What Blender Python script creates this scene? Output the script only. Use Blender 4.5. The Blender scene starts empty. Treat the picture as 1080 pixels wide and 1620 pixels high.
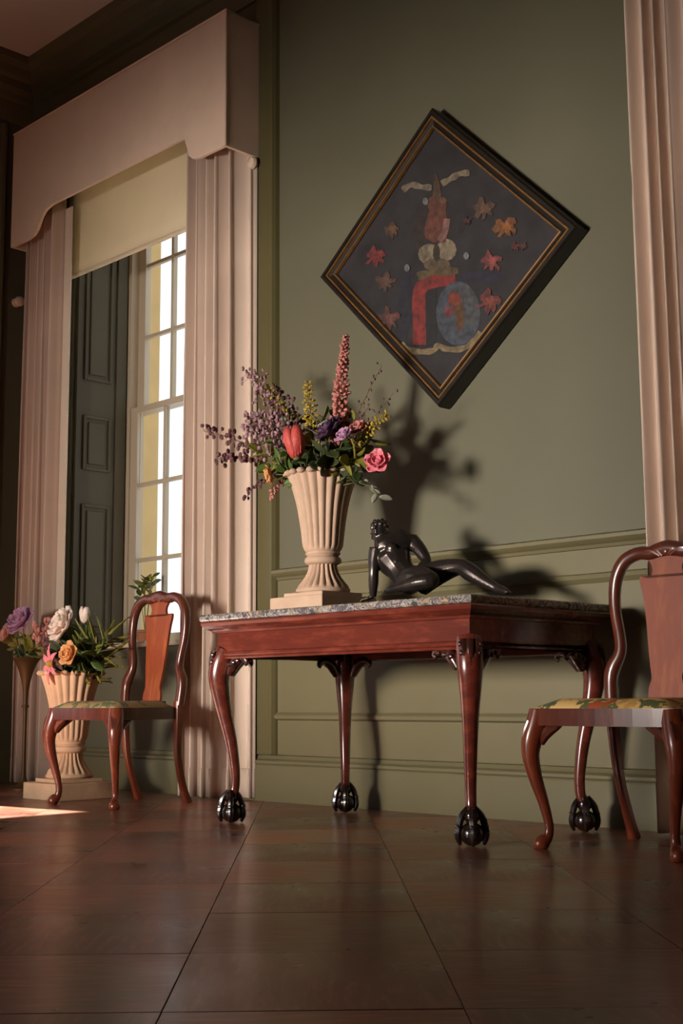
import bpy, bmesh, math, random
from mathutils import Vector, Matrix
R = math.radians
S = bpy.context.scene
COL = S.collection
rnd = random.Random(7)

# ------------------------------------------------------------------ camera
cam_d = bpy.data.cameras.new('camera'); cam = bpy.data.objects.new('camera', cam_d); COL.objects.link(cam)
CF, PITCH, ROLL, YAW = 2063.4, .14180, -.00650, .79448
CAMP = Vector((0, -4.3575, .5))
FW = Vector((-math.sin(YAW)*math.cos(PITCH), math.cos(YAW)*math.cos(PITCH), math.sin(PITCH)))
_r = FW.cross(Vector((0, 0, 1))).normalized(); _u = _r.cross(FW)
RT = _r*math.cos(ROLL)+_u*math.sin(ROLL); UP = _u*math.cos(ROLL)-_r*math.sin(ROLL)
m3 = Matrix((RT, UP, -FW)).transposed()
cam.matrix_world = Matrix.Translation(CAMP) @ m3.to_4x4()
cam_d.sensor_fit = 'HORIZONTAL'; cam_d.sensor_width = 36; cam_d.lens = CF/1080*36
cam_d.clip_start = .05
S.camera = cam
def at(px, py, y):
    """survey point: where the sight line through a pixel meets the plane at distance y from the window wall"""
    d = FW*CF+RT*(px-540)+UP*(810-py); t = (y-CAMP.y)/d.y
    return CAMP+d*t
def proj(P):
    d = Vector(P)-CAMP; w = d.dot(FW)
    return (540+CF*d.dot(RT)/w, 810-CF*d.dot(UP)/w, w)

# ------------------------------------------------------------------ world, sun, key lamp
wd = bpy.data.worlds.new('sky'); S.world = wd; wd.use_nodes = True
bg = wd.node_tree.nodes['Background']; bg.inputs[0].default_value = (.94, .975, 1, 1); bg.inputs[1].default_value = 1.3
sl = bpy.data.lights.new('sun', 'SUN'); sl.energy = 45; sl.angle = R(.9); sl.color = (1, .95, .88)
so = bpy.data.objects.new('sun', sl); COL.objects.link(so)
so.rotation_euler = Vector((1, .165, -.93)).to_track_quat('-Z', 'Y').to_euler()
def area_lamp(name, loc, sx, sy, power, col, direction, spread=180):
    l = bpy.data.lights.new(name, 'AREA'); l.shape = 'RECTANGLE'; l.size = sx; l.size_y = sy
    l.energy = power; l.color = col; l.spread = R(spread)
    o = bpy.data.objects.new(name, l); COL.objects.link(o); o.location = loc
    o.rotation_euler = Vector(direction).to_track_quat('-Z', 'Y').to_euler()
area_lamp('key_lamp_behind_opening', (-4.0, -8.0, 1.1), 1.2, .8, 146, (1, .905, .82), (0, 1, -.04), 76)  # key light: area lamp added outside the unseen opening behind the camera
VS = S.view_settings
VS.view_transform = 'Standard'; VS.look = 'None'; VS.gamma = 1; VS.use_curve_mapping = False; VS.exposure = 0

# ------------------------------------------------------------------ materials
def srgb(r, g, b):
    f = lambda c: (c/255/12.92) if c/255 <= .04045 else ((c/255+.055)/1.055)**2.4
    return (f(r), f(g), f(b), 1)
def nt(name):
    m = bpy.data.materials.new(name); m.use_nodes = True
    t = m.node_tree; return m, t, t.nodes['Principled BSDF']
def L(t, a, b): t.links.new(a, b)
def noise(t, scale, detail=4, vec=None, stretch=None, rough=.55):
    n = t.nodes.new('ShaderNodeTexNoise'); n.inputs['Scale'].default_value = scale
    n.inputs['Detail'].default_value = detail; n.inputs['Roughness'].default_value = rough
    tc = t.nodes.new('ShaderNodeTexCoord'); src = tc.outputs['Object']
    if stretch:
        mp = t.nodes.new('ShaderNodeMapping'); mp.inputs['Scale'].default_value = stretch
        L(t, src, mp.inputs[0]); src = mp.outputs[0]
    L(t, src, n.inputs['Vector']); return n
def ramp(t, fac, stops, interp='LINEAR'):
    r = t.nodes.new('ShaderNodeValToRGB'); r.color_ramp.interpolation = interp
    el = r.color_ramp.elements
    while len(el) > 1: el.remove(el[-1])
    el[0].position, el[0].color = stops[0]
    for p_, c in stops[1:]:
        e = el.new(p_); e.color = c
    L(t, fac, r.inputs[0]); return r
def bump(t, b, h, strength, dist=.002):
    n = t.nodes.new('ShaderNodeBump'); n.inputs['Strength'].default_value = strength; n.inputs['Distance'].default_value = dist
    L(t, h, n.inputs['Height']); L(t, n.outputs[0], b.inputs['Normal'])
def vary(c, k): return tuple(min(1, x*k) for x in c[:3])+(1,)
def plain(name, c, rough=.6, var=.12, scale=9, bstr=.1, metal=0, coat=0, spec=.5, sheen=0):
    m, t, b = nt(name); n = noise(t, scale)
    r = ramp(t, n.outputs[0], [(.3, vary(c, 1-var)), (.7, vary(c, 1+var))])
    L(t, r.outputs[0], b.inputs['Base Color']); b.inputs['Roughness'].default_value = rough
    b.inputs['Metallic'].default_value = metal; b.inputs['Coat Weight'].default_value = coat
    b.inputs['Coat Roughness'].default_value = .15
    b.inputs['Specular IOR Level'].default_value = spec
    b.inputs['Sheen Weight'].default_value = sheen
    if bstr:
        n2 = noise(t, scale*14, 3); bump(t, b, n2.outputs[0], bstr)
    return m
def wood(name, c1, c2, rough=.25, coat=.5, stretch=(2, 2, 14), scale=6, rand=False, bstr=.05):
    m, t, b = nt(name); n = noise(t, scale, 7, stretch=stretch, rough=.62)
    r = ramp(t, n.outputs[0], [(.25, c1), (.5, vary(c1, 1.25)), (.75, c2)])
    out = r.outputs[0]
    if rand:
        oi = t.nodes.new('ShaderNodeObjectInfo'); mr = t.nodes.new('ShaderNodeMapRange')
        mr.inputs['To Min'].default_value = .72; mr.inputs['To Max'].default_value = 1.28
        L(t, oi.outputs['Random'], mr.inputs[0])
        n3 = noise(t, 2.2, 4); mr2 = t.nodes.new('ShaderNodeMapRange')
        mr2.inputs['From Min'].default_value = .32; mr2.inputs['From Max'].default_value = .68; mr2.inputs['To Min'].default_value = .5; mr2.inputs['To Max'].default_value = 1.35; L(t, n3.outputs[0], mr2.inputs[0])
        mu = t.nodes.new('ShaderNodeMath'); mu.operation = 'MULTIPLY'; L(t, mr.outputs[0], mu.inputs[0]); L(t, mr2.outputs[0], mu.inputs[1])
        vm = t.nodes.new('ShaderNodeVectorMath'); vm.operation = 'SCALE'; L(t, out, vm.inputs[0]); L(t, mu.outputs[0], vm.inputs['Scale'])
        out = vm.outputs[0]
        mr3 = t.nodes.new('ShaderNodeMapRange'); mr3.inputs['From Min'].default_value = .32; mr3.inputs['From Max'].default_value = .68; mr3.inputs['To Min'].default_value = rough-.08; mr3.inputs['To Max'].default_value = rough+.14
        L(t, n3.outputs[0], mr3.inputs[0]); L(t, mr3.outputs[0], b.inputs['Roughness'])
    else: b.inputs['Roughness'].default_value = rough
    L(t, out, b.inputs['Base Color'])
    b.inputs['Coat Weight'].default_value = coat; b.inputs['Coat Roughness'].default_value = .18
    if bstr: bump(t, b, n.outputs[0], bstr)
    return m
def fabric(name, c, weave=420, transl=0, c2=None):
    m, t, b = nt(name); n = noise(t, 3, 3)
    r = ramp(t, n.outputs[0], [(.3, vary(c, .93)), (.7, vary(c, 1.06))])
    L(t, r.outputs[0], b.inputs['Base Color']); b.inputs['Roughness'].default_value = .85
    b.inputs['Sheen Weight'].default_value = .25; b.inputs['Specular IOR Level'].default_value = .2
    n2 = noise(t, weave, 2); bump(t, b, n2.outputs[0], .12, .001)
    if transl:
        tr = t.nodes.new('ShaderNodeBsdfTranslucent'); tr.inputs[0].default_value = c2 or c
        mx = t.nodes.new('ShaderNodeMixShader'); mx.inputs[0].default_value = transl
        L(t, b.outputs[0], mx.inputs[1]); L(t, tr.outputs[0], mx.inputs[2])
        L(t, mx.outputs[0], t.nodes['Material Output'].inputs[0])
    return m
def petalmat(name, c, c2=None, transl=.25):
    m, t, b = nt(name); n = noise(t, 22, 3)
    r = ramp(t, n.outputs[0], [(.3, c), (.7, c2 or vary(c, 1.4))])
    L(t, r.outputs[0], b.inputs['Base Color']); b.inputs['Roughness'].default_value = .55
    tr = t.nodes.new('ShaderNodeBsdfTranslucent'); L(t, r.outputs[0], tr.inputs[0])
    mx = t.nodes.new('ShaderNodeMixShader'); mx.inputs[0].default_value = transl
    L(t, b.outputs[0], mx.inputs[1]); L(t, tr.outputs[0], mx.inputs[2]); L(t, mx.outputs[0], t.nodes['Material Output'].inputs[0])
    return m
def voro(name, stops, scale, rough=.7, bstr=.2, warp=.25, coat=0):
    m, t, b = nt(name); n = noise(t, scale*.35, 5)
    tc = t.nodes.new('ShaderNodeTexCoord'); mx = t.nodes.new('ShaderNodeMixRGB'); mx.inputs[0].default_value = warp
    L(t, tc.outputs['Object'], mx.inputs[1]); L(t, n.outputs[1], mx.inputs[2])
    v = t.nodes.new('ShaderNodeTexVoronoi'); v.inputs['Scale'].default_value = scale; L(t, mx.outputs[0], v.inputs['Vector'])
    r = ramp(t, v.outputs['Color'], stops, 'CONSTANT')
    L(t, r.outputs[0], b.inputs['Base Color']); b.inputs['Roughness'].default_value = rough
    b.inputs['Coat Weight'].default_value = coat
    n2 = noise(t, 300, 2); bump(t, b, n2.outputs[0], bstr)
    return m
def marble(name):
    m, t, b = nt(name); n = noise(t, 14, 9, rough=.7); n.inputs['Distortion'].default_value = 1.6
    r = ramp(t, n.outputs[0], [(.30, srgb(44, 42, 42)), (.43, srgb(84, 80, 76)), (.49, srgb(176, 168, 158)), (.53, srgb(66, 60, 82)), (.58, srgb(112, 104, 96)), (.63, srgb(190, 164, 120)), (.68, srgb(92, 88, 84)), (.8, srgb(214, 208, 200))])
    L(t, r.outputs[0], b.inputs['Base Color']); b.inputs['Roughness'].default_value = .18
    return m
M = dict(
    wall=plain('green wall paint', srgb(97, 94, 75), .55, .04, 2.2, .05, spec=.3),
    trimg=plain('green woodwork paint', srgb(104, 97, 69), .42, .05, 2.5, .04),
    trimo=plain('dark olive architrave paint', srgb(88, 81, 50), .45, .05, 2.5, .04),
    shutter=plain('green shutter paint', srgb(82, 74, 52), .6, .06, 3, .05),
    ceil=plain('cream ceiling paint', srgb(206, 194, 184), .8, .03, 2, .03),
    floor=wood('dark parquet', srgb(126, 74, 53), srgb(178, 113, 80), .33, .22, (14, 2.2, 3), 3.2, True, .08),
    floor_d=wood('darker parquet', srgb(106, 63, 47), srgb(156, 99, 72), .31, .22, (14, 2.2, 3), 3.2, True, .08),
    mahog=wood('polished mahogany', srgb(84, 34, 24), srgb(130, 60, 42), .25, .5, (2, 9, 9), 3),
    mahogd=wood('dark carved mahogany', srgb(48, 22, 17), srgb(92, 46, 34), .26, .6, (3, 3, 6), 9, bstr=.3),
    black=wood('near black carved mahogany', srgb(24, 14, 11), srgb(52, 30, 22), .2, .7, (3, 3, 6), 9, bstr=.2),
    walnut=wood('red walnut', srgb(96, 40, 22), srgb(150, 74, 40), .3, .35, (9, 9, 2), 3),
    amber=wood('figured amber walnut', srgb(124, 54, 24), srgb(164, 86, 38), .5, 0, (7, 7, 1.5), 4),
    walnutd=wood('dark red walnut', srgb(76, 34, 22), srgb(118, 58, 36), .3, .4, (9, 9, 2), 3),
    marble=marble('veined marble'),
    stone=plain('cream composition stone', srgb(182, 152, 128), .75, .08, 12, .25),
    stonef=plain('weathered composition stone', srgb(208, 174, 140), .8, .1, 12, .3),
    curtain=fabric('dusky cream curtain cloth', srgb(208, 185, 167)),
    pelmet=fabric('pelmet cloth with painted light', srgb(232, 204, 180)),  # curtain cloth lightened: the light missing at the top is put into the colour
    lining=fabric('pale curtain lining', srgb(236, 220, 198), transl=.15),
    blind=fabric('pale blind cloth', srgb(238, 226, 204), transl=.45, c2=srgb(244, 228, 190)),
    white=plain('cream window paint', srgb(190, 176, 152), .45, .03, 5, .03),
    yellow=plain('yellow ochre stone', srgb(222, 190, 132), .85, .06, 7, .2),
    bronze=plain('dark bronze', srgb(74, 66, 62), .3, .25, 18, .08, metal=.8),
    canvas=plain('dark painted canvas', srgb(30, 26, 28), .7, .5, 9, .1),
    ebony=plain('black frame', srgb(24, 18, 12), .4, .3, 12, .08, coat=.2),
    gilt=plain('dull gilding', srgb(118, 84, 46), .42, .25, 20, .15, metal=.35),
    tapestry=voro('floral needlework', [(0, srgb(214, 172, 98)), (.3, srgb(222, 186, 120)), (.52, srgb(92, 98, 58)), (.64, srgb(196, 150, 84)), (.76, srgb(168, 74, 42)), (.86, srgb(74, 82, 68)), (.93, srgb(230, 190, 150))], 26),
    tapestry2=voro('muted needlework', [(0, srgb(158, 134, 92)), (.3, srgb(176, 146, 100)), (.52, srgb(96, 100, 66)), (.7, srgb(168, 128, 84)), (.85, srgb(84, 92, 66))], 26),
    knob=plain('cream knob', srgb(225, 205, 180), .35, .04, 8, .0),
    iron=plain('bronzed iron', srgb(96, 70, 40), .5, .2, 14, .1, metal=.4),
    terracotta=plain('terracotta', srgb(150, 92, 60), .8, .1, 9, .2),
    soil=plain('dark soil', srgb(40, 30, 22), .95, .3, 30, .4),
    stem=plain('plant stem', srgb(84, 92, 44), .6, .2, 30, 0),
    twig=plain('brown twig', srgb(92, 66, 48), .7, .2, 30, 0),
    leaf=petalmat('mid green leaf', srgb(58, 82, 30), srgb(96, 118, 44)),
    leafd=petalmat('dark green leaf', srgb(38, 50, 22), srgb(64, 76, 32)),
    leafo=petalmat('olive leaf', srgb(104, 104, 34), srgb(148, 138, 52)),
    leafs=petalmat('silver grey leaf', srgb(120, 122, 104), srgb(170, 166, 148)),
    red=petalmat('coral red petal', srgb(186, 56, 52), srgb(222, 104, 92)),
    pink=petalmat('pink petal', srgb(226, 96, 122), srgb(250, 170, 176)),
    palepink=petalmat('pale pink petal', srgb(206, 138, 128), srgb(232, 176, 160)),
    dustpink=petalmat('dusty pink blossom', srgb(186, 110, 104), srgb(214, 144, 130)),
    mauve=petalmat('mauve blossom', srgb(146, 106, 116), srgb(186, 146, 152)),
    plum=petalmat('plum blossom', srgb(92, 54, 60), srgb(134, 86, 90)),
    violet=petalmat('violet petal', srgb(58, 32, 56), srgb(100, 66, 98)),
    lilac=petalmat('lilac petal', srgb(178, 120, 160), srgb(220, 180, 206)),
    mimosa=petalmat('mustard blossom', srgb(166, 138, 40), srgb(204, 176, 70)),
    orange=petalmat('apricot petal', srgb(222, 150, 84), srgb(240, 190, 130)),
    ivory=petalmat('ivory petal', srgb(238, 216, 200), srgb(250, 238, 224)),
)
mg = bpy.data.materials.new('window glass'); mg.use_nodes = True
_t = mg.node_tree; _b = _t.nodes['Principled BSDF']
_tr = _t.nodes.new('ShaderNodeBsdfTransparent'); _gl = _t.nodes.new('ShaderNodeBsdfGlossy'); _gl.inputs['Roughness'].default_value = .03
_mx = _t.nodes.new('ShaderNodeMixShader'); _mx.inputs[0].default_value = .04
_t.links.new(_tr.outputs[0], _mx.inputs[1]); _t.links.new(_gl.outputs[0], _mx.inputs[2]); _t.links.new(_mx.outputs[0], _t.nodes['Material Output'].inputs[0])
M['glass'] = mg

# ------------------------------------------------------------------ mesh helpers
def mk(name, VF, mat, parent=None, smooth=True, loc=None, angle=40):
    V, F = VF
    me = bpy.data.meshes.new(name); me.from_pydata([tuple(v) for v in V], [], F); me.update()
    bm = bmesh.new(); bm.from_mesh(me); bmesh.ops.recalc_face_normals(bm, faces=bm.faces); bm.to_mesh(me); bm.free()
    if smooth:
        me.polygons.foreach_set('use_smooth', [True]*len(me.polygons))
        if angle < 180:
            try: me.set_sharp_from_angle(angle=R(angle))
            except Exception: pass
    me.materials.append(mat)
    o = bpy.data.objects.new(name, me); COL.objects.link(o)
    if parent: o.parent = parent
    if loc is not None: o.location = loc
    return o
def cp(o, parent=None, loc=None, rot=None, scale=None):
    c = o.copy(); COL.objects.link(c)
    if parent: c.parent = parent
    if loc is not None: c.location = loc
    if rot is not None: c.rotation_euler = rot
    if scale is not None: c.scale = scale
    return c
def empty(name, loc, label=None, cat=None, group=None, rz=0):
    o = bpy.data.objects.new(name, None); COL.objects.link(o); o.location = loc; o.rotation_euler = (0, 0, rz); o.empty_display_size = .05
    if label: tag(o, label, cat, group)
    return o
def tag(o, label, cat, group=None):
    o['label'] = label; o['category'] = cat
    if group: o['group'] = group
    return o
def struct(o): o['kind'] = 'structure'; return o
def join(*vfs):
    V, F = [], []
    for v, f in vfs:
        n = len(V); V += list(v); F += [tuple(i+n for i in q) for q in f]
    return V, F
def xf(VF, mat):
    return [mat @ Vector(v) for v in VF[0]], VF[1]
def shift(VF, d): return [Vector(v)+Vector(d) for v in VF[0]], VF[1]
def box(x0, x1, y0, y1, z0, z1, bev=0):
    if bev <= 0:
        V = [(x, y, z) for z in (z0, z1) for y in (y0, y1) for x in (x0, x1)]
        return V, [(0, 2, 3, 1), (4, 5, 7, 6), (0, 1, 5, 4), (2, 6, 7, 3), (0, 4, 6, 2), (1, 3, 7, 5)]
    bm = bmesh.new(); bmesh.ops.create_cube(bm, size=1)
    for v in bm.verts: v.co = Vector((x0+(v.co.x+.5)*(x1-x0), y0+(v.co.y+.5)*(y1-y0), z0+(v.co.z+.5)*(z1-z0)))
    bmesh.ops.bevel(bm, geom=bm.edges[:], offset=bev, segments=2, affect='EDGES', profile=.5)
    bm.verts.index_update()
    r = ([v.co.copy() for v in bm.verts], [tuple(v.index for v in f.verts) for f in bm.faces]); bm.free(); return r
def lathe(prof, n=48, rf=None, cap=True):
    V, F = [], []
    for i, (r, z) in enumerate(prof):
        for k in range(n):
            a = 2*math.pi*k/n; rr = r*(rf(a, i, z) if rf else 1)
            V.append(Vector((rr*math.cos(a), rr*math.sin(a), z)))
    for i in range(len(prof)-1):
        for k in range(n):
            a, b = i*n+k, i*n+(k+1) % n; F.append((a, b, b+n, a+n))
    if cap:
        F.append(tuple(range(n))[::-1]); F.append(tuple((len(prof)-1)*n+k for k in range(n)))
    return V, F
def smoothpath(pts, sub=6):
    P = [tuple(p) for p in pts]; out = []
    dim = len(P[0])
    for i in range(len(P)-1):
        p0, p1, p2, p3 = P[max(i-1, 0)], P[i], P[i+1], P[min(i+2, len(P)-1)]
        for k in range(sub):
            t = k/sub
            out.append(tuple(.5*((2*p1[d])+(-p0[d]+p2[d])*t+(2*p0[d]-5*p1[d]+4*p2[d]-p3[d])*t*t+(-p0[d]+3*p1[d]-3*p2[d]+p3[d])*t**3) for d in range(dim)))
    out.append(P[-1]); return out
def sweep(pts, n=10, sub=6, expo=2, ref=(0, 1, 0), cap=True, fixed=False):
    """pts: (x,y,z,rx,ry) - a tube whose section is a superellipse; rx lies across ref"""
    P = smoothpath(pts, sub) if sub > 1 else [tuple(p) for p in pts]
    V, F = [], []; ref = Vector(ref)
    for i, q in enumerate(P):
        a = Vector(P[max(i-1, 0)][:3]); b = Vector(P[min(i+1, len(P)-1)][:3]); tdir = (b-a)
        tdir = tdir.normalized() if tdir.length > 1e-9 else Vector((0, 0, 1))
        x = ref.cross(tdir)
        if x.length < .05: x = Vector((1, 0, 0)).cross(tdir)
        x.normalize(); y = tdir.cross(x).normalized()
        if not fixed: ref = y if y.dot(ref) > 0 else -y
        rx = max(q[3], 1e-4); ry = max(q[4] if len(q) > 4 else q[3], 1e-4)
        for k in range(n):
            an = 2*math.pi*k/n; c, s_ = math.cos(an), math.sin(an)
            c = math.copysign(abs(c)**(2/expo), c); s_ = math.copysign(abs(s_)**(2/expo), s_)
            V.append(Vector(q[:3])+x*rx*c+y*ry*s_)
    m = len(P)
    for i in range(m-1):
        for k in range(n):
            a, b = i*n+k, i*n+(k+1) % n; F.append((a, b, b+n, a+n))
    if cap: F.append(tuple(range(n))[::-1]); F.append(tuple((m-1)*n+k for k in range(n)))
    return V, F
def ball(c, rx, ry=None, rz=None, n=14, m=8, rot=None):
    ry = rx if ry is None else ry; rz = rx if rz is None else rz
    prof = [(max(math.sin(math.pi*i/m), .02), -math.cos(math.pi*i/m)) for i in range(m+1)]
    V, F = lathe(prof, n)
    A = Matrix.Diagonal((rx, ry, rz, 1)); A = (rot.to_4x4() @ A) if rot else A
    return [A @ v+Vector(c) for v in V], F
def prism(poly, axis, a, b):
    """closed 2-D polygon extruded along axis from a to b; poly coords are the two other axes in order"""
    n = len(poly); V = []
    for t in (a, b):
        for (p, q) in poly:
            V.append({'x': (t, p, q), 'y': (p, t, q), 'z': (p, q, t)}[axis])
    F = [tuple(range(n))[::-1], tuple(range(n, 2*n))]+[(i, (i+1) % n, n+(i+1) % n, n+i) for i in range(n)]
    return V, F
def grid(nu, nv, f):
    V = [Vector(f(i/(nu-1), j/(nv-1))) for j in range(nv) for i in range(nu)]
    F = [(j*nu+i, j*nu+i+1, (j+1)*nu+i+1, (j+1)*nu+i) for j in range(nv-1) for i in range(nu-1)]
    return V, F
def solid(o, th, off=0):
    md = o.modifiers.new('thickness', 'SOLIDIFY'); md.thickness = th; md.offset = off; return o

# ------------------------------------------------------------------ the room
XE, XR, YF, H = -7.35, 1.6, -5.2, 4.7
OX0, OX1, OZ0, OZ1 = -6.82, -5.42, .79, 3.85        # window opening in the far wall
wb = struct(mk('wall_back', join(box(XE-.3, OX0, 0, .62, 0, H), box(OX1, XR+.3, 0, .62, 0, H),
        box(OX0, OX1, 0, .62, 0, OZ0), box(OX0, OX1, 0, .62, OZ1, H)), M['wall'], smooth=False))
LY0, LY1, LZ0, LZ1 = -2.7, -1.34, .45, 2.36          # window opening in the end wall, out of the picture
wl = struct(mk('wall_left', join(box(XE-.3, XE, YF, LY0, 0, H), box(XE-.3, XE, LY1, 0, 0, H),
        box(XE-.3, XE, LY0, LY1, 0, LZ0), box(XE-.3, XE, LY0, LY1, LZ1, H)), M['wall'], smooth=False))
struct(mk('wall_right', box(XR, XR+.3, YF, 0, 0, H), M['wall'], smooth=False))
WX0, WX1, WZ0, WZ1 = -5.0, -3.3, .66, 1.95           # unseen opening added behind the camera, sized to mask the key lamp
struct(mk('wall_front', join(box(XE-.3, WX0, YF-.3, YF, 0, H), box(WX1, XR+.3, YF-.3, YF, 0, H),
        box(WX0, WX1, YF-.3, YF, 0, WZ0), box(WX0, WX1, YF-.3, YF, WZ1, H)), M['wall'], smooth=False))
struct(mk('ceiling', box(XE-.3, XR+.3, YF-.3, .62, H, H+.2), M['ceil'], smooth=False))
floor = struct(mk('floor', box(XE-.3, XR+.3, YF-.3, .62, -.2, -.012), M['floor_d'], smooth=False))

# parquet: square panels framed by strips, laid diagonally
ANG = R(-43.2); CELL, STR = .49, .085
O0 = Vector((-3.02, -1.86)); ua = Vector((math.cos(ANG), math.sin(ANG))); va = Vector((-ua.y, ua.x))
O0 = O0+ua*((Vector((-2.01, -1.846))-O0).dot(ua) % CELL)
def clip(poly):
    for ax, lim, sgn in ((0, XE, 1), (0, XR, -1), (1, YF, 1), (1, 0, -1)):
        out = []
        for i in range(len(poly)):
            a, b = poly[i-1], poly[i]; da, db = (a[ax]-lim)*sgn, (b[ax]-lim)*sgn
            if (da >= 0) != (db >= 0):
                t = da/(da-db); out.append(a+(b-a)*t)
            if db >= 0: out.append(b)
        poly = out
        if len(poly) < 3: return None
    return poly
rest = ([], []); protos = {}
def inview(c):
    x, y, w = proj((c.x, c.y, 0)); return w > .3 and -60 < x < 1140 and 1100 < y < 1760
def piece(kind, iu, iv, u0, u1, v0, v1, rotated):
    global rest
    g = .0007
    c = O0+ua*(iu*CELL+(u0+u1)/2)+va*(iv*CELL+(v0+v1)/2)
    hu, hv = (u1-u0)/2-g, (v1-v0)/2-g
    poly = [c+ua*a*hu+va*b*hv for a, b in ((-1, -1), (1, -1), (1, 1), (-1, 1))]
    cl = clip(poly)
    if not cl: return
    whole = all((p_-q_).length < 1e-6 for p_, q_ in zip(poly, cl)) and len(cl) == 4
    dz = rnd.uniform(-.0004, .0004)
    if not inview(c):
        rest = join(rest, prism([tuple(p_) for p_ in cl], 'z', -.012, dz)); return
    mat = M['floor_d'] if rotated else M['floor']
    ang = ANG+(math.pi/2 if rotated else 0)
    if whole:
        key = (kind, rotated)
        if key not in protos:
            a, b = (hv, hu) if rotated else (hu, hv)
            o = mk(kind, box(-a, a, -b, b, -.012, 0, .0012), mat, floor, False); protos[key] = o
        else: o = cp(protos[key], floor)
        o.location = (c.x, c.y, dz); o.rotation_euler = (rnd.uniform(-.0012, .0012), rnd.uniform(-.0012, .0012), ang)
    else:
        rot = Matrix.Rotation(-ang, 2)
        mk(kind, prism([tuple(rot @ (p_-c)) for p_ in cl], 'z', -.012, 0), mat, floor, False, (c.x, c.y, dz)).rotation_euler = (0, 0, ang)
for iu in range(-16, 17):
    for iv in range(-16, 17):
        c = O0+ua*iu*CELL+va*iv*CELL
        if not (XE-1 < c.x < XR+1 and YF-1 < c.y < 1): continue
        piece('parquet_panel', iu, iv, 0, CELL, 0, CELL, (iu+iv) % 2 == 0)
ro = mk('parquet_remainder', rest, M['floor'], floor, False); ro['kind'] = 'stuff'

# panelling on the far wall ------------------------------------------------
PX0, PX1 = -4.90, XR
def mouldx(name, prof, x0, x1, mat, parent):      # prof: (projection out of wall, z)
    return mk(name, prism([(-a, z) for a, z in prof], 'x', x0, x1), mat, parent, True, angle=30)
struct(mouldx('baseboard_back', [(0, 0), (.032, 0), (.032, .168), (.028, .176), (.036, .184), (.034, .196), (.018, .206), (.010, .222), (0, .226)], -5.04, XR, M['trimg'], None))
struct(mouldx('baseboard_under_window', [(0, 0), (.032, 0), (.032, .168), (.028, .176), (.036, .184), (.034, .196), (.018, .206), (.010, .222), (0, .226)], XE, -5.04, M['trimg'], None))
mouldx('dado_rail', [(0, 1.085), (.012, 1.087), (.018, 1.10), (.034, 1.108), (.045, 1.12), (.045, 1.134), (.03, 1.142), (0, 1.146)], PX0, PX1, M['trimg'], wb)
mouldx('panel_moulding', [(0, .945), (.012, .948), (.026, .965), (.022, .982), (.01, .988), (0, .99)], PX0, PX1, M['trimg'], wb)
mouldx('panel_moulding', [(0, .392), (.01, .394), (.024, .402), (.026, .418), (.012, .432), (0, .434)], PX0, PX1, M['trimg'], wb)
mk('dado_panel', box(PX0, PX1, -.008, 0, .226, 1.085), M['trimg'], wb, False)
# window architrave board beside the wall panel
t1 = struct(mk('trim_1', join(prism([(-5.05, 0), (-5.05, -.022), (-4.945, -.022), (-4.93, -.034), (-4.905, -.036), (-4.893, -.02), (-4.885, 0)], 'z', .226, 4.28)), M['trimo'], smooth=False))
# cornice
cprof = [(0, 4.28), (.012, 4.28), (.02, 4.31), (.02, 4.42), (.035, 4.44), (.04, 4.47), (.07, 4.50), (.075, 4.55), (.10, 4.57), (.115, 4.62), (.15, 4.65), (.15, H-.001), (0, H-.001)]
struct(mk('trim_2', prism([(-a, z) for a, z in cprof], 'x', XE, XR), M['trimg'], angle=25))
struct(mk('trim_3', prism([(XE+a, z) for a, z in cprof], 'y', YF, 0), M['trimg'], angle=25))
for yy in (-.2,):
    mk('panel_moulding', prism([(XE, yy), (XE+.012, yy), (XE+.03, yy-.02), (XE+.028, yy-.04), (XE+.01, yy-.05), (XE, yy-.05)], 'z', .2, 4.25), M['trimg'], wl, False)
struct(mk('baseboard_left', prism([(XE, 0), (XE+.03, 0), (XE+.03, .19), (XE+.012, .21), (XE, .22)], 'y', YF, 0), M['trimg'], smooth=False))

# window: sashes, panes, sill, shutter -------------------------------------
win = struct(empty('window_1', (0, 0, 0)))
def wpart(name, VF, mat, parent=win, smooth=False): return mk(name, VF, mat, parent, smooth)
FX0, FX1 = -6.80, -5.44
wpart('box_frame', join(box(OX0, FX0+.045, .39, .50, OZ0, OZ1), box(FX1-.045, OX1, .39, .50, OZ0, OZ1), box(FX0+.045, FX1-.045, .39, .50, OZ1-.06, OZ1)), M['white'])
PW, PH, BAR = .268, .452, .024
def sash(y, z0, toprail, botrail):
    st = .085; x0 = FX0+.03; x1 = FX1-.03
    s = wpart('sash', join(box(x0, x0+st, y, y+.042, z0, z0+botrail+3*PH+2*BAR+toprail), box(x1-st, x1, y, y+.042, z0, z0+botrail+3*PH+2*BAR+toprail),
              box(x0+st, x1-st, y, y+.042, z0, z0+botrail), box(x0+st, x1-st, y, y+.042, z0+botrail+3*PH+2*BAR, z0+botrail+3*PH+2*BAR+toprail)), M['white'])
    gx0 = x0+st; w = (x1-x0-2*st-3*BAR)/4
    for i in range(3):
        bx = gx0+(i+1)*w+i*BAR; mk('glazing_bar', box(bx, bx+BAR, y+.004, y+.038, z0+botrail, z0+botrail+3*PH+2*BAR, .004), M['white'], s, False)
    for j in range(2):
        bz = z0+botrail+(j+1)*PH+j*BAR; mk('glazing_bar', box(gx0, x1-st, y+.006, y+.036, bz, bz+BAR, .004), M['white'], s, False)
    for i in range(4):
        for j in range(3):
            px = gx0+i*(w+BAR); pz = z0+botrail+j*(PH+BAR)
            mk('pane', box(px, px+w, y+.019, y+.023, pz, pz+PH), M['glass'], s, False)
sash(.402, OZ0+.03, .04, .075)
sash(.448, OZ0+.03+.075+3*PH+2*BAR-.0, .06, .04)
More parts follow.
